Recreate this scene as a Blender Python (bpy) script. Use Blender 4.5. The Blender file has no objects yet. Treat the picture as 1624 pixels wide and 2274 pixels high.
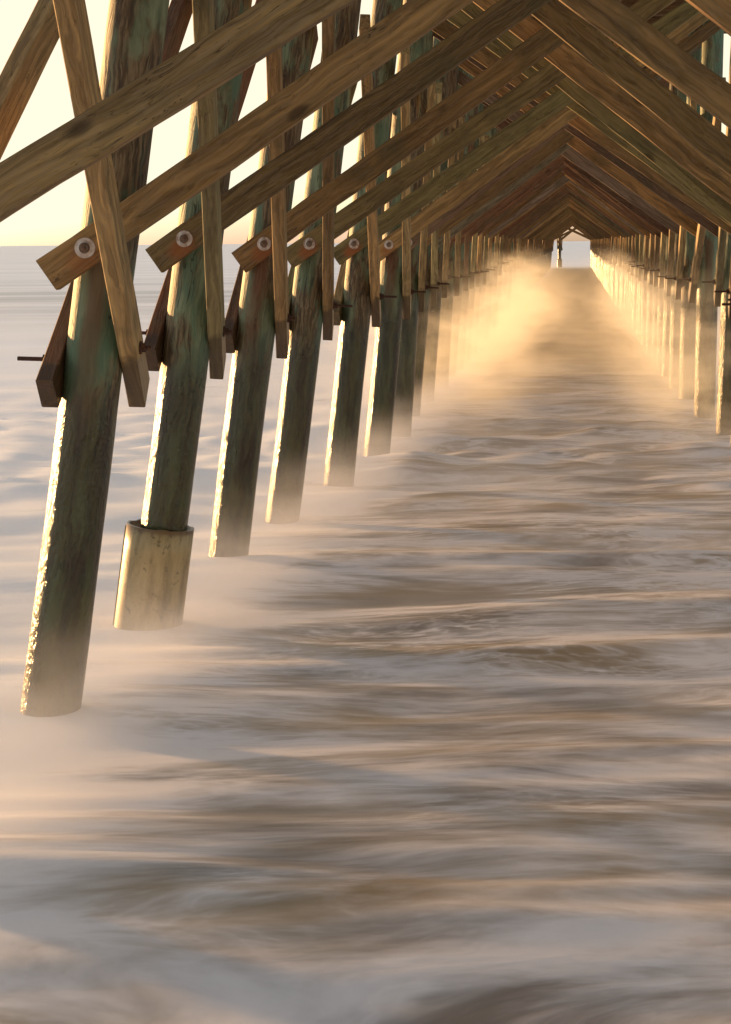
import bpy, bmesh, math, random
from mathutils import Vector, Matrix, noise
random.seed(7)
R = math.radians
C = bpy.context.scene.collection
sc = bpy.context.scene

# ------------------------------------------------------------------ camera
H = 2.9                      # camera height above the water
F = 4530.0                   # focal length in pixels of a 1624 x 2274 frame
VX, VY = 1275.0, 534.0       # where the pier's axis vanishes
ROLL = 0.0085
cam = bpy.data.objects.new('camera', bpy.data.cameras.new('camera'))
C.objects.link(cam); sc.camera = cam
cam.location = (0, 0, H)
cam.rotation_euler = (R(90), ROLL, 0)
cd = cam.data
cd.sensor_fit = 'HORIZONTAL'; cd.sensor_width = 36
cd.lens = 36 * F / 1624
_dx, _dy = VX - 812, 1137 - VY       # VP offset from frame centre, right / up
cd.shift_x = -_dx / 1624; cd.shift_y = -_dy / 1624
cd.clip_start = 0.1; cd.clip_end = 20000

def P(u, v, y):
    """world point seen at pixel (u, v) of the 1624-wide frame at distance y"""
    du, dv = (u - VX), (VY - v)
    c, s = math.cos(ROLL), math.sin(ROLL)
    X = c * du + s * dv; Z = -s * du + c * dv
    return Vector((X * y / F, y, H + Z * y / F))

# ------------------------------------------------------------------ node helpers
def newmat(name):
    m = bpy.data.materials.new(name); m.use_nodes = True
    nt = m.node_tree
    for n in list(nt.nodes): nt.nodes.remove(n)
    return m, nt
class N:
    def __init__(s, nt): s.nt = nt
    def n(s, t, **k):
        x = s.nt.nodes.new(t)
        for a, b in k.items(): setattr(x, a, b)
        return x
    def l(s, a, b): s.nt.links.new(a, b)
    def setin(s, sock, v):
        if hasattr(v, 'is_output'): s.l(v, sock)
        else: sock.default_value = v
    def math(s, op, a, b=None, c=None, clamp=False):
        x = s.n('ShaderNodeMath', operation=op); x.use_clamp = clamp
        s.setin(x.inputs[0], a)
        if b is not None: s.setin(x.inputs[1], b)
        if c is not None: s.setin(x.inputs[2], c)
        return x.outputs[0]
    def vmath(s, op, a, b):
        x = s.n('ShaderNodeVectorMath', operation=op)
        s.setin(x.inputs[0], a); s.setin(x.inputs[1], b)
        return x.outputs[0]
    def noise(s, vec, scale, detail=4, rough=.55, dist=0, col=False):
        x = s.n('ShaderNodeTexNoise')
        s.l(vec, x.inputs['Vector']); x.inputs['Scale'].default_value = scale
        x.inputs['Detail'].default_value = detail; x.inputs['Roughness'].default_value = rough
        x.inputs['Distortion'].default_value = dist
        return x.outputs['Color' if col else 'Fac']
    def ramp(s, f, lo, hi, a=0., b=1.):
        x = s.n('ShaderNodeMapRange'); x.interpolation_type = 'SMOOTHSTEP'
        s.setin(x.inputs[0], f); x.inputs[1].default_value = lo; x.inputs[2].default_value = hi
        x.inputs[3].default_value = a; x.inputs[4].default_value = b
        return x.outputs[0]
    def mix(s, f, a, b, mode='MIX'):
        x = s.n('ShaderNodeMix', data_type='RGBA', blend_type=mode)
        s.setin(x.inputs[0], f)
        for sock, v in ((x.inputs[6], a), (x.inputs[7], b)):
            if hasattr(v, 'is_output'): s.l(v, sock)
            else: sock.default_value = (*v, 1)
        return x.outputs[2]
    def combine(s, x, y, z):
        c = s.n('ShaderNodeCombineXYZ')
        for i, v in enumerate((x, y, z)): s.setin(c.inputs[i], v)
        return c.outputs[0]
    def sep(s, v):
        c = s.n('ShaderNodeSeparateXYZ'); s.l(v, c.inputs[0]); return c.outputs
    def principled(s, col, rough, bump=None, bstr=.3, bdist=.01, spec=.5, metal=0.):
        b = s.n('ShaderNodeBsdfPrincipled')
        s.setin(b.inputs['Base Color'], col if hasattr(col, 'is_output') else (*col, 1))
        s.setin(b.inputs['Roughness'], rough)
        s.setin(b.inputs['Specular IOR Level'], spec)
        s.setin(b.inputs['Metallic'], metal)
        if bump is not None:
            u = s.n('ShaderNodeBump'); u.inputs['Strength'].default_value = bstr
            u.inputs['Distance'].default_value = bdist
            s.l(bump, u.inputs['Height']); s.l(u.outputs[0], b.inputs['Normal'])
        o = s.n('ShaderNodeOutputMaterial'); s.l(b.outputs[0], o.inputs['Surface'])
        return b

WETZ = 2.2
def board_mat(name, rust=False, ca=(.285, .15, .05), cb=(.35, .23, .095), olive=(.175, .155, .062)):
    """sawn, weathered timber; grain runs along the board's local X"""
    m, nt = newmat(name); g = N(nt)
    tc = g.n('ShaderNodeTexCoord').outputs['Object']
    rnd = g.n('ShaderNodeObjectInfo').outputs['Random']
    off = g.combine(g.math('MULTIPLY', rnd, 37.), g.math('MULTIPLY', rnd, 91.), g.math('MULTIPLY', rnd, 53.))
    p = g.vmath('ADD', tc, off)
    warp = g.noise(g.vmath('MULTIPLY', p, (.9, 3., 3.)), 1.5, 3, .5, col=True)
    pw = g.vmath('ADD', p, g.vmath('MULTIPLY', g.vmath('SUBTRACT', warp, (.5, .5, .5)), (.0, .16, .16)))
    pg = g.vmath('MULTIPLY', pw, (.38, 12., 12.))
    grain = g.noise(pg, 1.6, 6, .62, .4)
    fine = g.noise(g.vmath('MULTIPLY', pw, (1.2, 55., 55.)), 2.2, 4, .6)
    wv = g.n('ShaderNodeTexWave', wave_type='BANDS', bands_direction='DIAGONAL')
    g.l(g.vmath('MULTIPLY', pw, (.12, 3.2, 3.2)), wv.inputs['Vector'])
    wv.inputs['Scale'].default_value = 3.2; wv.inputs['Distortion'].default_value = 5.
    wv.inputs['Detail'].default_value = 3; wv.inputs['Detail Scale'].default_value = .9
    rings = wv.outputs['Fac']
    blot = g.noise(p, 1.3, 4, .6)
    r2 = g.math('FRACT', g.math('MULTIPLY', rnd, 7.31))
    r3 = g.math('FRACT', g.math('MULTIPLY', rnd, 17.7))
    base = g.mix(g.ramp(r2, 0, 1), ca, cb)
    base = g.mix(g.ramp(r3, .45, 1.), base, olive)            # olive ones
    base = g.mix(g.ramp(g.math('FRACT', g.math('MULTIPLY', rnd, 29.3)), .7, 1., 0, .8), base, (.17, .085, .05))
    r4 = g.math('FRACT', g.math('MULTIPLY', rnd, 43.7)); tone = g.ramp(r4, 0, 1, .6, 1.2)
    base = g.mix(1., base, g.combine(tone, tone, tone), 'MULTIPLY')
    c = g.mix(g.ramp(grain, .3, .72), g.mix(1., base, (.42, .38, .34), 'MULTIPLY'), g.mix(1., base, (1.3, 1.25, 1.2), 'MULTIPLY'))
    c = g.mix(g.math('MULTIPLY', g.ramp(rings, .05, .6, 1, 0), .22), c, (.06, .038, .02))
    c = g.mix(g.math('MULTIPLY', g.ramp(fine, .42, .62), .3), c, (.29, .22, .15))
    c = g.mix(g.math('MULTIPLY', g.ramp(blot, .52, .7), .5), c, (.07, .068, .035))
    vor = g.n('ShaderNodeTexVoronoi'); g.l(g.vmath('MULTIPLY', p, (1., 2.2, 2.2)), vor.inputs['Vector'])
    vor.inputs['Scale'].default_value = 1.25
    c = g.mix(g.math('MULTIPLY', g.ramp(vor.outputs['Distance'], .05, .13, 1, 0), .75), c, (.045, .025, .012))
    crk = g.noise(g.vmath('MULTIPLY', pw, (.5, 30., 30.)), 1.0, 3, .5)
    crk = g.math('MULTIPLY', g.ramp(g.math('ABSOLUTE', g.math('SUBTRACT', crk, .5)), .0, .012, 1, 0), g.ramp(g.noise(p, 1.7, 2), .5, .58))
    c = g.mix(g.math('MULTIPLY', crk, .8), c, (.03, .02, .01))
    if rust:
        s = g.sep(tc)
        # rust weeping from the bolt at local (0, 0): spreads down and back along the grain
        dx = g.math('ADD', s[0], .055); dz = g.math('ADD', s[2], .045)
        d = g.math('SQRT', g.math('ADD', g.math('MULTIPLY', g.math('MULTIPLY', dx, dx), .45), g.math('MULTIPLY', dz, dz)))
        d = g.math('SUBTRACT', d, g.math('MULTIPLY', g.noise(g.vmath('MULTIPLY', p, (3., 22., 22.)), 1.4, 4), .07))
        c = g.mix(g.math('MULTIPLY', g.ramp(d, .0, .07, 1, 0), g.ramp(r3, 0, 1, .25, .85)), c, (.26, .085, .028))
    z = g.sep(g.n('ShaderNodeNewGeometry').outputs['Position'])[2]
    zz = g.math('ADD', z, g.math('MULTIPLY', g.math('SUBTRACT', g.noise(p, 6., 3), .5), .25))
    wet = g.ramp(zz, WETZ - .03, WETZ + .03, 1, 0)
    c = g.mix(g.math('MULTIPLY', wet, .72), c, (.04, .026, .012))
    rough = g.math('SUBTRACT', .78, g.math('MULTIPLY', wet, .42))
    h = g.math('ADD', g.math('MULTIPLY', grain, .6), g.math('ADD', g.math('MULTIPLY', fine, .5), g.math('MULTIPLY', rings, .25)))
    g.principled(c, rough, h, .6, .006, .3)
    return m

def pile_mat(name):
    m, nt = newmat(name); g = N(nt)
    tc = g.n('ShaderNodeTexCoord').outputs['Object']
    rnd = g.n('ShaderNodeObjectInfo').outputs['Random']
    off = g.combine(g.math('MULTIPLY', rnd, 61.), g.math('MULTIPLY', rnd, 23.), g.math('MULTIPLY', rnd, 77.))
    p = g.vmath('ADD', tc, off)
    warp = g.noise(p, 2.2, 3, .5, col=True)
    pw = g.vmath('ADD', p, g.vmath('MULTIPLY', g.vmath('SUBTRACT', warp, (.5, .5, .5)), (.13, .13, .1)))
    streak = g.noise(g.vmath('MULTIPLY', pw, (9., 9., .8)), 1.3, 5, .6, .3)
    fine = g.noise(g.vmath('MULTIPLY', pw, (34., 34., 2.4)), 1.5, 4, .6)
    blot = g.noise(g.vmath('MULTIPLY', pw, (2.4, 2.4, .8)), 1.2, 5, .6)
    blot2 = g.noise(g.vmath('MULTIPLY', g.vmath('ADD', pw, (9., 4., 2.)), (3.2, 3.2, 1.0)), 1.1, 4, .6)
    c = g.mix(g.ramp(streak, .3, .7), (.05, .072, .038), (.20, .25, .15))
    c = g.mix(g.ramp(blot, .46, .55), c, g.mix(g.ramp(fine, .35, .65), (.05, .030, .014), (.17, .115, .055)))
    c = g.mix(g.math('MULTIPLY', g.ramp(blot2, .54, .62), .75), c, (.07, .145, .09))
    c = g.mix(g.math('MULTIPLY', g.ramp(fine, .5, .7), .25), c, (.24, .24, .17))
    pc = g.noise(g.vmath('MULTIPLY', pw, (16., 16., .55)), 1., 3, .5)
    crk = g.math('MULTIPLY', g.ramp(g.math('ABSOLUTE', g.math('SUBTRACT', pc, .5)), .0, .014, 1, 0), g.ramp(g.noise(p, 2.2, 2), .48, .56))
    c = g.mix(g.math('MULTIPLY', crk, .85), c, (.015, .010, .005))
    # knots with swirled rings
    vor = g.n('ShaderNodeTexVoronoi'); g.l(g.vmath('MULTIPLY', p, (2.6, 2.6, 1.5)), vor.inputs['Vector'])
    vor.inputs['Scale'].default_value = 1.
    kd = vor.outputs['Distance']
    c = g.mix(g.math('MULTIPLY', g.ramp(kd, .05, .16, 1, 0), .8), c, (.045, .025, .013))
    # rust weep below the brace bolt on some piles
    s = g.sep(tc); ax = g.math('ABSOLUTE', g.math('ADD', s[0], g.math('MULTIPLY', g.math('SUBTRACT', streak, .5), .12)))
    rsel = g.ramp(g.math('FRACT', g.math('MULTIPLY', rnd, 5.7)), .45, .5)
    z = g.sep(g.n('ShaderNodeNewGeometry').outputs['Position'])[2]
    rz = g.math('MULTIPLY', g.ramp(z, 1.2, 2.6), g.ramp(z, 2.85, 2.95, 1, 0))
    rm = g.math('MULTIPLY', g.math('MULTIPLY', g.ramp(ax, .03, .1, 1, 0), rz), rsel)
    c = g.mix(g.math('MULTIPLY', rm, .7), c, (.12, .042, .014))
    # tide zone: soaked, dark, algae lower down
    zz = g.math('ADD', z, g.math('MULTIPLY', g.math('SUBTRACT', blot, .5), 1.0))
    wet = g.ramp(zz, 1.7, 2.25, 1, 0)
    c = g.mix(g.math('MULTIPLY', wet, .86), c, g.mix(g.ramp(streak, .35, .65), (.014, .009, .004), (.05, .052, .018)))
    alg = g.math('MULTIPLY', g.ramp(zz, .25, 1.0, 1, 0), g.ramp(blot2, .35, .6))
    c = g.mix(g.math('MULTIPLY', alg, .6), c, (.13, .095, .026))
    rough = g.math('SUBTRACT', .66, g.math('MULTIPLY', wet, .42))
    barn = g.noise(g.vmath('MULTIPLY', p, (1., 1., .6)), 34., 3, .6)
    h = g.math('ADD', g.math('MULTIPLY', streak, .6), g.math('MULTIPLY', fine, .6))
    h = g.math('ADD', h, g.math('SUBTRACT', g.math('MULTIPLY', g.math('MULTIPLY', barn, wet), 1.6), crk))
    g.principled(c, rough, h, .9, .012, .5)
    return m

def simple_mat(name, col, col2, scale, rough, metal=0., bstr=.3):
    m, nt = newmat(name); g = N(nt)
    tc = g.n('ShaderNodeTexCoord').outputs['Object']
    f = g.noise(tc, scale, 5, .65)
    rnd = g.n('ShaderNodeObjectInfo').outputs['Random']
    c = g.mix(g.math('ADD', g.math('MULTIPLY', g.ramp(f, .38, .62), .7), g.math('MULTIPLY', rnd, .3)), col, col2)
    c = g.mix(g.math('MULTIPLY', g.ramp(g.noise(g.vmath('ADD', tc, g.combine(rnd, rnd, g.math('MULTIPLY', rnd, 9.))), scale * 1.6, 4, .6), .48, .62), g.math('MULTIPLY', rnd, .9)), c, (.17, .065, .025))
    g.principled(c, rough, f, bstr, .004, .5, metal)
    return m

M_BOARD = board_mat('weathered_timber')
M_BOARD_R = board_mat('weathered_timber_rusted', True)
M_SIDE = board_mat('tan_side_timber', False, (.37, .24, .10), (.44, .31, .145), (.30, .265, .13))
M_RED = board_mat('reddish_timber', False, (.17, .06, .028), (.21, .10, .05), (.15, .09, .055))
M_GREY = board_mat('greyish_timber', False, (.22, .155, .12), (.25, .20, .16), (.16, .15, .10))
M_PILE = pile_mat('treated_pile_timber')
M_STEEL = simple_mat('galvanised_steel', (.62, .58, .56), (.36, .27, .22), 14, .5, .35)
M_DARKSTEEL = simple_mat('dark_bolt_iron', (.22, .17, .14), (.09, .06, .045), 30, .45, .4)
M_RUST = simple_mat('rusty_iron', (.075, .03, .018), (.03, .016, .012), 40, .75, .1)

def jacket_mat():
    m, nt = newmat('plastic_jacket'); g = N(nt)
    tc = g.n('ShaderNodeTexCoord').outputs['Object']
    f = g.noise(g.vmath('MULTIPLY', tc, (6., 6., 1.6)), 1.6, 5, .65)
    f2 = g.noise(tc, 14., 5, .7)
    c = g.mix(g.ramp(f, .38, .68), (.37, .28, .14), (.20, .145, .065))
    c = g.mix(g.math('MULTIPLY', g.ramp(f2, .56, .66), .8), c, (.10, .07, .035))
    s = g.sep(tc)
    rim = g.ramp(g.math('ADD', s[2], g.math('MULTIPLY', f2, .12)), .01, .05)
    c = g.mix(g.math('MULTIPLY', rim, .7), c, (.14, .07, .035))
    g.principled(c, .38, f2, .35, .006, .5)
    return m
M_JACKET = jacket_mat()

def water_mat():
    m, nt = newmat('sea_foam_water'); g = N(nt)
    pos = g.n('ShaderNodeNewGeometry').outputs['Position']
    s = g.sep(pos)
    flat = g.combine(s[0], s[1], 0.)
    w1 = g.noise(g.vmath('MULTIPLY', flat, (.16, .42, 1.)), 1., 2, .5, col=True)
    pw = g.vmath('ADD', flat, g.vmath('MULTIPLY', g.vmath('SUBTRACT', w1, (.5, .5, .5)), (3.0, 2.6, 0.)))
    w2 = g.noise(g.vmath('MULTIPLY', pw, (.9, 1.7, 1.)), 1., 2, .5, col=True)
    pw2 = g.vmath('ADD', pw, g.vmath('MULTIPLY', g.vmath('SUBTRACT', w2, (.5, .5, .5)), (.5, .33, 0.)))
    a = g.noise(g.vmath('MULTIPLY', pw, (.5, 1.15, 1.)), 1., 4, .55)            # broad drifts
    def streak(rot, sx, sy, det, off):
        mp = g.n('ShaderNodeMapping'); g.l(pw2, mp.inputs[0]); mp.inputs['Location'].default_value = (off, off, 0)
        mp.inputs['Rotation'].default_value = (0, 0, rot); mp.inputs['Scale'].default_value = (sx, sy, 1)
        return g.noise(mp.outputs[0], 1., det, .6)
    b = g.math('ADD', g.math('MULTIPLY', streak(.95, 1.1, 4.4, 5, 3.), .5), g.math('MULTIPLY', streak(-.70, 1.2, 5.0, 5, 11.), .5))
    d = g.math('ADD', .5, g.math('MULTIPLY', g.math('SUBTRACT', streak(.15, 4., 17., 4, 5.), .5), g.ramp(s[1], 8., 17., .3, 1.)))
    far = g.noise(g.vmath('MULTIPLY', pw, (.02, .16, 1.)), 1., 6, .6)         # long thin wave lines
    def ridge(vec, sx, sy, rot, scale, w):
        mp = g.n('ShaderNodeMapping'); mp.vector_type = 'POINT'; g.l(vec, mp.inputs[0])
        mp.inputs['Rotation'].default_value = (0, 0, rot); mp.inputs['Scale'].default_value = (sx, sy, 1)
        q = g.noise(mp.outputs[0], scale, 3, .55)
        return g.ramp(g.math('ABSOLUTE', g.math('SUBTRACT', q, .5)), 0., w, 1, 0)
    fil = g.math('ADD', g.math('MULTIPLY', ridge(pw2, .55, 1.5, .95, 1., .045), .5), g.math('ADD', g.math('MULTIPLY', ridge(pw2, 1.0, 3.2, -.85, 1.3, .05), .5), g.math('MULTIPLY', ridge(pw2, 1.6, 4.2, .6, 1.7, .05), .4)))
    fil = g.math('MULTIPLY', fil, g.ramp(g.noise(flat, .45, 2, .5), .40, .62))
    foam = g.math('ADD', g.math('MULTIPLY', a, .60), g.math('ADD', g.math('MULTIPLY', b, .50), g.math('MULTIPLY', d, .15)))
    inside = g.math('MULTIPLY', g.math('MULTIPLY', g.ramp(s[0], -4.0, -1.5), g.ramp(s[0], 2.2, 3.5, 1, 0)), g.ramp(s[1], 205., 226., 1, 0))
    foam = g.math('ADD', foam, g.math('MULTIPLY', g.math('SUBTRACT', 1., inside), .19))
    foam = g.math('ADD', foam, g.math('MULTIPLY', g.math('MULTIPLY', fil, .15), g.ramp(s[1], 8., 17., .25, 1.)))
    f = g.ramp(foam, .50, .76)
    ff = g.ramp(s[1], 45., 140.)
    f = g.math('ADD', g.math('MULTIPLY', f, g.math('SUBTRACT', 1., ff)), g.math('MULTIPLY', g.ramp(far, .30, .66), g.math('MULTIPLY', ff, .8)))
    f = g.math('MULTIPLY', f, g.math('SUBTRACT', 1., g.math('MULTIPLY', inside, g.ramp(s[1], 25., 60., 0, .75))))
    sand_and_shade = g.ramp(g.noise(g.vmath('MULTIPLY', pw, (.35, .9, 1.)), 1.2, 3, .5), .38, .64)
    sand_and_shade = g.math('MULTIPLY', sand_and_shade, g.math('SUBTRACT', 1., ff))
    sand_and_shade = g.math('MAXIMUM', sand_and_shade, g.math('MULTIPLY', inside, g.ramp(s[1], 25., 50.)))  # farther water under the pier also browned: its shade painted into the colour
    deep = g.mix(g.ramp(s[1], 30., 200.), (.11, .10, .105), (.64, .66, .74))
    deep = g.mix(sand_and_shade, deep, (.21, .145, .07))
    c = g.mix(f, deep, g.mix(inside, (.92, .94, 1.0), (.78, .75, .80)))  # foam painted paler outside the pier, for the fuller skylight there
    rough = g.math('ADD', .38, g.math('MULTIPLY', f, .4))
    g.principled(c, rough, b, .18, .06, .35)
    return m
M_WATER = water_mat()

# ------------------------------------------------------------------ mesh helpers
def link(name, me, mat, parent=None):
    o = bpy.data.objects.new(name, me); C.objects.link(o)
    if mat and not me.materials: me.materials.append(mat)
    if parent: o.parent = parent
    return o
def to_mesh(bm, name, smooth=False):
    me = bpy.data.meshes.new(name); bm.to_mesh(me); bm.free()
    if smooth:
        for p in me.polygons: p.use_smooth = True
    return me
def board_bm(L0, L1, W, T, seed, bev=.006):
    """board along local X from L0 to L1, width W in Z, thickness T in Y, slightly worn and wavy"""
    bm = bmesh.new(); n = 26
    rings = []
    for i in range(n + 1):
        x = L0 + (L1 - L0) * i / n
        dw = .006 * noise.noise(Vector((x * .9, seed * 3.1, 0)))
        e1 = .008 * noise.noise(Vector((x * 2.3, seed * 5.1, 4)))
        e2 = .008 * noise.noise(Vector((x * 2.6, seed * 7.7, 9)))
        ring = []
        w0, w1, t = -W / 2 + dw + e1, W / 2 + dw + e2, T / 2
        for (y, z) in ((-t + bev, w0), (t - bev, w0), (t, w0 + bev), (t, w1 - bev), (t - bev, w1), (-t + bev, w1), (-t, w1 - bev), (-t, w0 + bev)):
            ring.append(bm.verts.new((x, y, z)))
        rings.append(ring)
    for a, b in zip(rings, rings[1:]):
        for k in range(8):
            bm.faces.new((a[k], b[k], b[(k + 1) % 8], a[(k + 1) % 8]))
    bm.faces.new(rings[0]); bm.faces.new(list(reversed(rings[-1])))
    return bm
def cyl(bm, p0, p1, r, n=12, r1=None):
    p0, p1 = Vector(p0), Vector(p1); d = (p1 - p0); q = d.to_track_quat('Z', 'Y')
    r1 = r if r1 is None else r1
    A = [bm.verts.new(p0 + q @ Vector((r * math.cos(t), r * math.sin(t), 0))) for t in [2 * math.pi * i / n for i in range(n)]]
    B = [bm.verts.new(p1 + q @ Vector((r1 * math.cos(t), r1 * math.sin(t), 0))) for t in [2 * math.pi * i / n for i in range(n)]]
    for i in range(n): bm.faces.new((A[i], A[(i + 1) % n], B[(i + 1) % n], B[i]))
    bm.faces.new(list(reversed(A))); bm.faces.new(B)
def box(bm, x0, x1, y0, y1, z0, z1):
    v = [bm.verts.new((x, y, z)) for x in (x0, x1) for y in (y0, y1) for z in (z0, z1)]
    for f in ((0, 1, 3, 2), (4, 6, 7, 5), (0, 4, 5, 1), (2, 3, 7, 6), (0, 2, 6, 4), (1, 5, 7, 3)): bm.faces.new([v[i] for i in f])

# ------------------------------------------------------------------ pier measurements
NB = 72                                     # number of bents, the nearest is 0
def yb(n): return 9.54 + 3.05 * n
PR = .178                                   # pile radius
rj = random.Random(3)
# two pixels on each near left-hand pile's centre line
LP = {1: ((110, 1590), (310, 0)), 2: ((364, 1160), (490, 160)), 3: ((506, 1250), (630, 250)),
      4: ((629, 1135), (735, 250)), 5: ((752, 1075), (836, 250)), 6: ((836, 1020), (903, 250))}
BOLT = {1: (213, 550), 2: (425, 530), 3: (597, 541), 4: (695, 541), 5: (792, 541), 6: (868, 543)}
CX = {1: (-.095, .625), 2: (-.10, .643), 3: (-.08, .626), 4: (-.055, .619), 5: (-.02, .609), 6: (-.02, .598), 7: (-.04, .628), 8: (-.036, .602), 9: (-.07, .585)}
def left_pile(n):
    """(x at water level, dx/dz)"""
    if n in LP:
        a, b = P(*LP[n][0], yb(n)), P(*LP[n][1], yb(n))
        k = (b.x - a.x) / (b.z - a.z)
        return a.x - a.z * k, k
    r = random.Random(n * 11 + 1)
    if n >= 70: return -.56 * H, .02
    if n == 0: return -1.17 * H, .12
    return (-.935 + r.uniform(-.02, .02)) * H, .085 + r.uniform(-.025, .03)
def right_pile(n):
    r = random.Random(n * 13 + 5)
    return ({5: .78, 6: .79, 7: .797, 8: .745, 9: .705}.get(n, .69) + r.uniform(-.012, .012)) * H, .03 + r.uniform(-.015, .02)
def crossing(n):
    if n in CX: a = CX[n]
    else:
        r = random.Random(n * 17 + 2)
        a = (-.06 + r.uniform(-.03, .03), .60 + r.uniform(-.03, .02))
        if n >= 69: a = (-.06, .38)
    return Vector((a[0] * H, 0, H + a[1] * H))
TOP = H + 1.30 * H

pier = bpy.data.objects.new('wooden_pier', None); C.objects.link(pier)
pier['label'] = 'weathered timber pier on leaning green stained piles with crossed braces running out to sea'
pier['category'] = 'pier'

# ---- piles
def pile_mesh(seed, full=True):
    bm = bmesh.new(); n = 40 if full else 12; m = 110 if full else 8
    L0, L1 = -1.6, 6.75; rings = []
    for i in range(m + 1):
        z = L0 + (L1 - L0) * i / m
        ox = .018 * noise.noise(Vector((z * .35, seed, 1))); oy = .018 * noise.noise(Vector((z * .35, seed, 8)))
        ring = []
        for k in range(n):
            a = 2 * math.pi * k / n
            r = PR * (1 + .035 * noise.noise(Vector((math.cos(a) * 1.2 + seed * 5, math.sin(a) * 1.2, z * .7)))
                      + .016 * noise.noise(Vector((math.cos(a) * 3.5 + seed, math.sin(a) * 3.5, z * 1.6)))
                      + (.006 * noise.noise(Vector((math.cos(a) * 7, math.sin(a) * 7 + seed, z * 5.5))) if full else 0))
            ring.append(bm.verts.new((ox + r * math.cos(a), oy + r * math.sin(a), z)))
        rings.append(ring)
    for a, b in zip(rings, rings[1:]):
        for k in range(n): bm.faces.new((a[k], a[(k + 1) % n], b[(k + 1) % n], b[k]))
    bm.faces.new(list(reversed(rings[0]))); bm.faces.new(rings[-1])
    return to_mesh(bm, 'pile', True)
pile_full = [pile_mesh(i) for i in range(8)]
pile_far = [pile_mesh(20 + i, False) for i in range(3)]
def pile_matrix(x0, k, y, rz):
    return Matrix.Translation((x0, y, 0)) @ Matrix.Rotation(math.atan(k), 4, 'Y') @ Matrix.Rotation(rz, 4, 'Z')
pile_objs = {}
far_bm = bmesh.new()
for n in range(NB):
    for side, fn in ((-1, left_pile), (1, right_pile)):
        x0, k = fn(n)
        mw = pile_matrix(x0, k, yb(n) + (0 if n in LP else rj.uniform(-.06, .06)), rj.choice((0, math.pi)) + rj.uniform(-.1, .1))
        if n < 49 or n == 70:
            me = pile_full[(n * 2 + (side > 0)) % 8] if n < 16 else pile_far[(n + (side > 0)) % 3]
            o = link('pile', me, M_PILE, pier); o.matrix_world = mw
            pile_objs[(n, side)] = o
        else:
            tmp = pile_far[0].copy(); tmp.transform(mw); far_bm.from_mesh(tmp); bpy.data.meshes.remove(tmp)
o = link('far_piles', to_mesh(far_bm, 'far_piles', True), M_PILE, pier); o['kind'] = 'stuff'
o['label'] = 'far timber piles at the seaward end of the pier'

# ---- plastic jackets
def jacket(n, side, r, z0, z1, label):
    bm = bmesh.new(); nn = 36
    zs = [z0 + (z1 - z0) * i / 10 for i in range(11)]
    def ring(rr, z, i):
        out = []
        for k in range(nn):
            a = 2 * math.pi * k / nn
            q = rr * (1 + .012 * noise.noise(Vector((math.cos(a) * 2, math.sin(a) * 2, z))))
            out.append(bm.verts.new((q * math.cos(a), q * math.sin(a), z - z1 + (.012 * noise.noise(Vector((a * 3, 1, 5))) if i == 10 else 0))))
        return out
    O = [ring(r, z, i) for i, z in enumerate(zs)]; I = [ring(r - .018, z, i) for i, z in enumerate(zs)]
    for q, flip in ((O, 0), (I, 1)):
        for a, b in zip(q, q[1:]):
            for k in range(nn):
                f = (a[k], a[(k + 1) % nn], b[(k + 1) % nn], b[k]); bm.faces.new(f[::-1] if flip else f)
    for k in range(nn): bm.faces.new((O[-1][k], O[-1][(k + 1) % nn], I[-1][(k + 1) % nn], I[-1][k]))
    # clamp seam and small lug
    box(bm, r * .98, r + .012, -.02, .02, z0 - z1, -.03)
    p = pile_objs[(n, side)]
    o = link('jacket', to_mesh(bm, 'jacket'), M_JACKET, p)
    for f in o.data.polygons: f.use_smooth = len(f.vertices) == 4 and abs(f.normal.z) < .5
    o.location = (0.02, 0, z1)
    p['label'] = label
a = P(364, 1160, yb(2)); sj = (840 / 1000.)
jacket(2, -1, .255, -1.2, a.z - .02, 'pile wrapped at its foot in a wide pale plastic jacket')
jacket(17, -1, .24, -1.2, 1.3, 'pile with a pale jacket in the spray')
jacket(70, -1, .26, -1.2, .9, 'far pile with a white jacket at its foot')

# ---- braces
BW, BT = .214, .11
def brace_matrix(a, b, origin, ydir):
    x = (b - a).normalized(); y = Vector(ydir); y = (y - x * y.dot(x)).normalized(); z = x.cross(y)
    m = Matrix((x, y, z)).transposed().to_4x4(); m.translation = origin
    return m
bolt_bm = bmesh.new()                          # washer and bolt head, axis along -Y (towards the shore)
cyl(bolt_bm, (0, 0, 0), (0, -.012, 0), .064, 24, .062)
cyl(bolt_bm, (0, -.012, 0), (0, -.020, 0), .045, 24, .034)
me_washer = to_mesh(bolt_bm, 'washer')
b2 = bmesh.new(); cyl(b2, (0, -.016, 0), (0, -.021, 0), .034, 20); cyl(b2, (0, -.018, 0), (0, -.040, 0), .028, 6); cyl(b2, (0, -.038, 0), (0, -.062, 0), .012, 10)
me_head = to_mesh(b2, 'bolt')
b3 = bmesh.new(); cyl(b3, (0, 0, 0), (0, -.014, 0), .045, 16); cyl(b3, (0, -.014, 0), (0, -.046, 0), .030, 6); cyl(b3, (0, -.04, 0), (0, -.205, 0), .0135, 10)
me_rod = to_mesh(b3, 'bolt')
for q in (me_washer,): q.materials.append(M_STEEL)
me_head.materials.append(M_DARKSTEEL); me_rod.materials.append(M_RUST)
b4 = bmesh.new(); cyl(b4, (0, 0, 0), (0, -.012, 0), .042, 16); cyl(b4, (0, -.012, 0), (0, -.040, 0), .028, 6); cyl(b4, (0, -.04, 0), (0, -.07, 0), .0135, 10)
me_nut = to_mesh(b4, 'bolt'); me_nut.materials.append(M_RUST)

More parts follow.
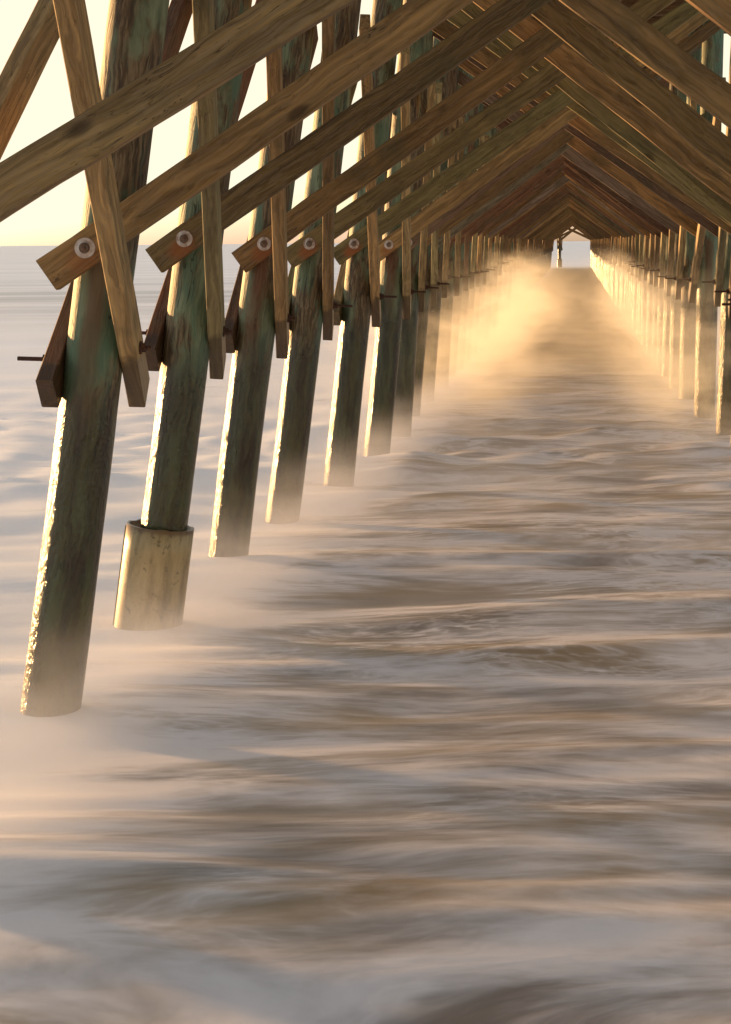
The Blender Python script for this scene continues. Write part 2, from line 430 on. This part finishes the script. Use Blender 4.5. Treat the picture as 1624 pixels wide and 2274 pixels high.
cross_meshes = [to_mesh(board_bm(-.29, 6.45, BW, BT, i), 'cross_brace') for i in range(6)]
far_c = bmesh.new()
for n in range(NB):
    y = yb(n); cx = crossing(n)
    lx, lk = left_pile(n); rx, rk = right_pile(n)
    # near face: low on the left-hand pile, high on the right-hand one
    if n in BOLT: bp = P(*BOLT[n], y)
    else: bp = Vector((lx + lk * H, y, H + rj.uniform(-.03, .03)))
    yn = y - PR - BT / 2 + .012
    A = Vector((bp.x, yn, bp.z)); Bc = Vector((cx.x, yn, cx.z))
    mL = brace_matrix(A, Bc, A, (0, 1, 0))
    # far face: low on the right-hand pile, high on the left-hand one
    yf = y + PR + BT / 2 - .012
    D = Vector((rx + rk * H + .02, yf, H - .02 + rj.uniform(-.05, .05))); Cf = Vector((cx.x, yf, cx.z + rj.uniform(-.02, .02)))
    mR = brace_matrix(D, Cf, D, (0, 1, 0))
    for s, mw in ((-1, mL), (1, mR)):
        me = cross_meshes[(n * 2 + (s > 0)) % 6] 
        if n < 50:
            o = link('cross_brace', me, None, pier); o.matrix_world = mw
            if not me.materials: me.materials.append(M_BOARD_R)
            o.material_slots[0].link = 'OBJECT'
            o.material_slots[0].material = M_RED if n in (10, 11, 12, 16, 21) else M_GREY if n in (7, 9, 14, 18, 24) else M_BOARD if (n > 13 or s > 0) else M_BOARD_R
            if n < 14 and s < 0:
                Wn = link('washer', me_washer, None, o); Wn.matrix_parent_inverse = Matrix()
                Wn.location = (0, -BT / 2, 0)
                Hn = link('bolt', me_head, None, o); Hn.location = (0, -BT / 2, 0)
        else:
            tmp = me.copy(); tmp.transform(mw); far_c.from_mesh(tmp); bpy.data.meshes.remove(tmp)
o = link('far_cross_braces', to_mesh(far_c, 'far_cross_braces'), M_BOARD, pier); o['kind'] = 'stuff'
o['label'] = 'far crossed braces at the seaward end of the pier'

# ---- side braces: an X along each row in every bay
SW, ST = .23, .105
side_meshes = [to_mesh(board_bm(-.30, 4.62, SW, ST, 30 + i), 'side_brace') for i in range(6)]
for q in side_meshes: q.materials.append(M_SIDE)
inner_meshes = [to_mesh(board_bm(-.47, 4.62, SW, ST, 40 + i), 'side_brace') for i in range(5)]
for q in inner_meshes: q.materials.append(M_SIDE)
far_s = bmesh.new(); cnt = 0
LOW, HIGH = -.235 * H, .66 * H
for n in range(NB - 1):
    for side, fn in ((-1, left_pile), (1, right_pile)):
        for inner in (0, 1):
            if inner: n0, n1 = n + 1, n        # low at the farther bent, high at the nearer
            else: n0, n1 = n, n + 1
            off = (PR + ST / 2 - .012) * (-side if inner else side)
            x0, k0 = fn(n0); x1, k1 = fn(n1)
            j = random.Random(n * 7 + side * 3 + inner)
            z0 = H + LOW + j.uniform(-.05, .05); z1 = H + HIGH + j.uniform(-.05, .05)
            A = Vector((x0 + k0 * z0 + off, yb(n0), z0)); B = Vector((x1 + k1 * z1 + off, yb(n1), z1))
            if inner: B.x += -side * .10
            else: B.x += side * .13
            mw = brace_matrix(A, B, A, (1, 0, 0))
            me = inner_meshes[(n * 2 + (side > 0)) % 5] if inner else side_meshes[(n * 2 + (side > 0)) % 6]
            if n < 25:
                o = link('side_brace', me, None, pier); o.matrix_world = mw
                if side < 0 and not inner and n in (1, 2, 3):
                    o.material_slots[0].link = 'OBJECT'; o.material_slots[0].material = M_RED
                    o['label'] = 'dark reddish side brace outside the near piles'
                if n < 20:
                    bo = link('bolt', me_nut if (inner and n0 < 4) else me_rod, None, o)
                    sx = 1 if off > 0 else -1     # rod sticks out away from the pile
                    bo.rotation_euler = (0, 0, 0 if sx < 0 else math.pi)
                    bo.location = (0, sx * ST / 2, 0)
            else:
                tmp = me.copy(); tmp.transform(mw); far_s.from_mesh(tmp); bpy.data.meshes.remove(tmp)
o = link('far_side_braces', to_mesh(far_s, 'far_side_braces'), M_BOARD, pier); o['kind'] = 'stuff'
o['label'] = 'far side braces between the distant piles'

# ---- cap beams, stringers, deck
capm = to_mesh(board_bm(-3.05, 3.05, .30, .25, 77, .01), 'cap_beam'); capm.materials.append(M_BOARD)
for n in range(NB):
    o = link('cap_beam', capm, None, pier); o.location = (-.12, yb(n), TOP + .12)
Y0, Y1 = -9.0, yb(NB - 1) + .9
strm = bmesh.new(); strm = board_bm(0, Y1 - Y0, .30, .10, 78, .008); strm = to_mesh(strm, 'stringer'); strm.materials.append(M_BOARD)
for i in range(8):
    o = link('stringer', strm, None, pier)
    o.rotation_euler = (0, 0, R(90)); o.location = (-3.0 + i * .83, Y0, TOP + .42)
bm = bmesh.new(); y = Y0; i = 0
while y < Y1:
    j = .01 * math.sin(i * 12.9)
    box(bm, -3.35 + j * 3, 3.12 + j * 4, y, y + .185, TOP + .572 + j * .2, TOP + .612 + j * .2); y += .195; i += 1
o = link('deck', to_mesh(bm, 'deck'), M_BOARD, pier)

# ------------------------------------------------------------------ water
def wave(x, y):
    fade = 1 / (1 + (y / 90.) ** 2)
    v = Vector((x * .10, y * .32, 0)); w = noise.noise_vector(v) * 1.0
    a = noise.noise(Vector((x * .12 + w.x, y * .36 + w.y, 2.0)))
    b = noise.noise(Vector((x * .35 + w.x * 1.5, y * 1.1 + w.y * 1.5, 7.0)))
    c = noise.noise(Vector((x * .8 + w.y * 2, y * 2.6 + w.x * 2, 11.0)))
    cr = math.exp(-((y - 30) / 7.) ** 2) * (noise.noise(Vector((x * 1.3 + w.x, y * 1.5, 3.0))) * .09)
    fade *= .4 + .6 * min(1, max(0, (x + 6) / 3))
    return cr + fade * (.13 * a + .065 * b + .025 * c)
ys = []
k0, k1 = 1 / 4.0, 1 / 220.0; NR = 520
for i in range(NR + 1): ys.append(1 / (k0 + (k1 - k0) * i / NR))
ys += [280, 360, 500, 700, 1000, 1500, 2500, 4500, 9000]
ts = [-60, -20, -8, -4, -2.2, -1.4, -1.0, -.8] + [-.62 + i * (1.12 / 340) for i in range(341)] + [.62, .8, 1.1, 1.6, 2.4, 4, 8, 20, 60]
vs = []; fs = []
for y in ys:
    for t in ts:
        x = t * max(y, 6.0); vs.append((x, y, wave(x, y) if y < 260 and abs(t) < 4 else 0))
nc = len(ts)
for i in range(len(ys) - 1):
    for j in range(nc - 1):
        a = i * nc + j; fs.append((a, a + 1, a + nc + 1, a + nc))
# shoreward part behind the camera
b0 = len(vs)
for t in ts: vs.append((t * 6.0, -300, 0))
for j in range(nc - 1): fs.append((b0 + j, b0 + j + 1, j + 1, j))
me = bpy.data.meshes.new('water'); me.from_pydata(vs, [], fs); me.update()
for p in me.polygons: p.use_smooth = True
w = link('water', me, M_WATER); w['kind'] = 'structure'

# ------------------------------------------------------------------ spray and haze
SUN_AZ, SUN_EL = 38.0, 3.4          # degrees left of the pier's direction measured from -X towards +Y; elevation
def spray_mat():
    m, nt = newmat('spray'); g = N(nt)
    pos = g.n('ShaderNodeNewGeometry').outputs['Position']
    s = g.sep(pos)
    nz = g.noise(g.vmath('MULTIPLY', pos, (.5, .16, .8)), 1.0, 4, .6, .6)
    wv_ = g.noise(g.vmath('MULTIPLY', pos, (.5, .3, .6)), 1., 2, .5, col=True)
    pw_ = g.vmath('ADD', pos, g.vmath('MULTIPLY', g.vmath('SUBTRACT', wv_, (.5, .5, .5)), (1.6, 3., 1.6)))
    mp_ = g.n('ShaderNodeMapping'); g.l(pw_, mp_.inputs[0]); mp_.inputs['Rotation'].default_value = (0, .7, 0); mp_.inputs['Scale'].default_value = (.8, .35, 3.2)
    nz2 = g.noise(mp_.outputs[0], 1., 4, .65)
    nf = g.ramp(g.math('ADD', g.math('MULTIPLY', nz, .5), g.math('MULTIPLY', nz2, .5)), .40, .62)
    def row(x0, w):
        q = g.math('DIVIDE', g.math('SUBTRACT', s[0], x0), w)
        return g.math('POWER', 2.718, g.math('MULTIPLY', g.math('MULTIPLY', q, q), -1.))
    rows = g.math('ADD', g.math('MULTIPLY', row(-2.2, 1.15), g.ramp(s[1], 29., 38.)), g.math('MULTIPLY', row(2.0, .85), g.ramp(s[1], 27., 33., 0., 1.1)))
    rows = g.math('ADD', rows, g.math('MULTIPLY', g.ramp(s[1], 30., 42.), .11))
    hz = g.math('ADD', g.math('MULTIPLY', nz, 2.4), 1.3)
    top = g.math('SUBTRACT', 1., g.math('DIVIDE', s[2], hz), clamp=True)
    dens = g.math('MULTIPLY', g.math('MULTIPLY', top, nf), g.math('MULTIPLY', rows, g.ramp(s[1], 60., 108., 1, 0)))
    dens = g.math('MULTIPLY', dens, SPRAY)
    v = g.n('ShaderNodeVolumePrincipled')
    v.inputs['Color'].default_value = (.97, .93, .84, 1); v.inputs['Anisotropy'].default_value = .28
    g.l(dens, v.inputs['Density'])
    o = g.n('ShaderNodeOutputMaterial'); g.l(v.outputs[0], o.inputs['Volume'])
    m.cycles.volume_step_rate = 2.0
    return m
SPRAY = .33
bm = bmesh.new(); box(bm, -4.6, 4.0, 26, 110, -.3, 3.3)
o = link('sea_spray', to_mesh(bm, 'sea_spray'), spray_mat()); o['kind'] = 'stuff'
o['label'] = 'golden sea spray drifting between the far piles'; o['category'] = 'spray'

def mist_mat():
    m, nt = newmat('foam_mist'); g = N(nt)
    pos = g.n('ShaderNodeNewGeometry').outputs['Position']
    s = g.sep(pos)
    w1 = g.noise(g.vmath('MULTIPLY', pos, (.3, .5, .5)), 1., 2, .5, col=True)
    pw = g.vmath('ADD', pos, g.vmath('MULTIPLY', g.vmath('SUBTRACT', w1, (.5, .5, .5)), (2.4, 2.0, .5)))
    n1 = g.noise(g.vmath('MULTIPLY', pw, (.55, 1.3, 1.8)), 1., 2, .5)
    n2 = g.noise(g.vmath('MULTIPLY', pw, (1.7, 7.5, 4.)), 1., 4, .62)
    nf = g.ramp(g.math('ADD', g.math('MULTIPLY', n1, .5), g.math('MULTIPLY', n2, .5)), .42, .60)
    top = g.math('POWER', 2.718, g.math('MULTIPLY', g.math('MAXIMUM', s[2], 0.), -1 / .13))
    edge = g.ramp(s[2], .5, .9, 1, 0)
    dens = g.math('MULTIPLY', g.math('MULTIPLY', top, edge), g.math('ADD', g.math('MULTIPLY', nf, MIST), MIST * .12))
    q = g.math('DIVIDE', g.math('ADD', s[0], g.math('ADD', 3.3, g.math('MULTIPLY', s[1], -.022))), .42)
    rowm = g.math('POWER', 2.718, g.math('MULTIPLY', g.math('MULTIPLY', q, q), -1.))
    dens = g.math('MULTIPLY', dens, g.math('ADD', g.ramp(s[0], -4.6, -2.6, .6, 1.), g.math('MULTIPLY', rowm, 4.2)))
    tall = g.math('POWER', 2.718, g.math('MULTIPLY', g.math('MAXIMUM', s[2], 0.), -1 / .22))
    dens = g.math('ADD', dens, g.math('MULTIPLY', g.math('MULTIPLY', g.math('MULTIPLY', tall, edge), rowm), g.math('ADD', .12, g.math('MULTIPLY', nf, 1.15))))
    fx = g.math('MULTIPLY', g.ramp(s[0], -11., -8.), g.ramp(s[0], 5., 8., 1, 0))
    fy = g.math('MULTIPLY', g.ramp(s[1], 6.2, 7.5), g.ramp(s[1], 34., 48., 1, 0))
    dens = g.math('MULTIPLY', dens, g.math('MULTIPLY', fx, fy))
    v = g.n('ShaderNodeVolumePrincipled')
    v.inputs['Color'].default_value = (.86, .87, .95, 1); v.inputs['Anisotropy'].default_value = -.25
    g.l(dens, v.inputs['Density'])
    o = g.n('ShaderNodeOutputMaterial'); g.l(v.outputs[0], o.inputs['Volume'])
    m.cycles.volume_step_rate = 3.0
    return m
MIST = .36
bm = bmesh.new(); box(bm, -11, 8, 6.2, 48, -.35, .92)
o = link('foam_mist', to_mesh(bm, 'foam_mist'), mist_mat()); o['kind'] = 'stuff'
o['label'] = 'low white mist of churned foam over the near water'; o['category'] = 'mist'

# ------------------------------------------------------------------ light
az, el = R(SUN_AZ), R(SUN_EL)
sd = Vector((-math.cos(az) * math.cos(el), math.sin(az) * math.cos(el), math.sin(el)))
ld = bpy.data.lights.new('sun', 'SUN'); ld.energy = 5.0; ld.angle = R(3); ld.color = (1.0, .56, .22)
lo = bpy.data.objects.new('sun', ld); C.objects.link(lo)
lo.rotation_euler = sd.to_track_quat('Z', 'Y').to_euler()
wd = bpy.data.worlds.new('World'); sc.world = wd; wd.use_nodes = True
nt = wd.node_tree; bg = nt.nodes['Background']
sky = nt.nodes.new('ShaderNodeTexSky'); sky.sky_type = 'NISHITA'; sky.sun_disc = False
sky.sun_elevation = el; sky.sun_rotation = math.atan2(sd.x, sd.y)
sky.air_density = 1.0; sky.dust_density = 1.5; sky.ozone_density = 1.0
hs = nt.nodes.new('ShaderNodeHueSaturation'); hs.inputs['Saturation'].default_value = .6; hs.inputs['Value'].default_value = 1.25
nt.links.new(sky.outputs[0], hs.inputs['Color']); 
dk = nt.nodes.new('ShaderNodeMix'); dk.data_type = 'RGBA'; dk.blend_type = 'DARKEN'; dk.inputs[0].default_value = 1
dk.inputs[7].default_value = (2.9, 2.62, 2.02, 1); nt.links.new(hs.outputs[0], dk.inputs[6]); nt.links.new(dk.outputs[2], bg.inputs[0]); bg.inputs[1].default_value = .15

sc.view_settings.view_transform = 'Standard'; sc.view_settings.look = 'None'
sc.view_settings.gamma = 1; sc.view_settings.exposure = 1.38
sc.render.engine = 'CYCLES'
cy = sc.cycles
cy.use_denoising = True; cy.max_bounces = 8; cy.diffuse_bounces = 4; cy.volume_bounces = 1
cy.sample_clamp_indirect = 4
cy.volume_step_rate = 1.0; cy.volume_max_steps = 128
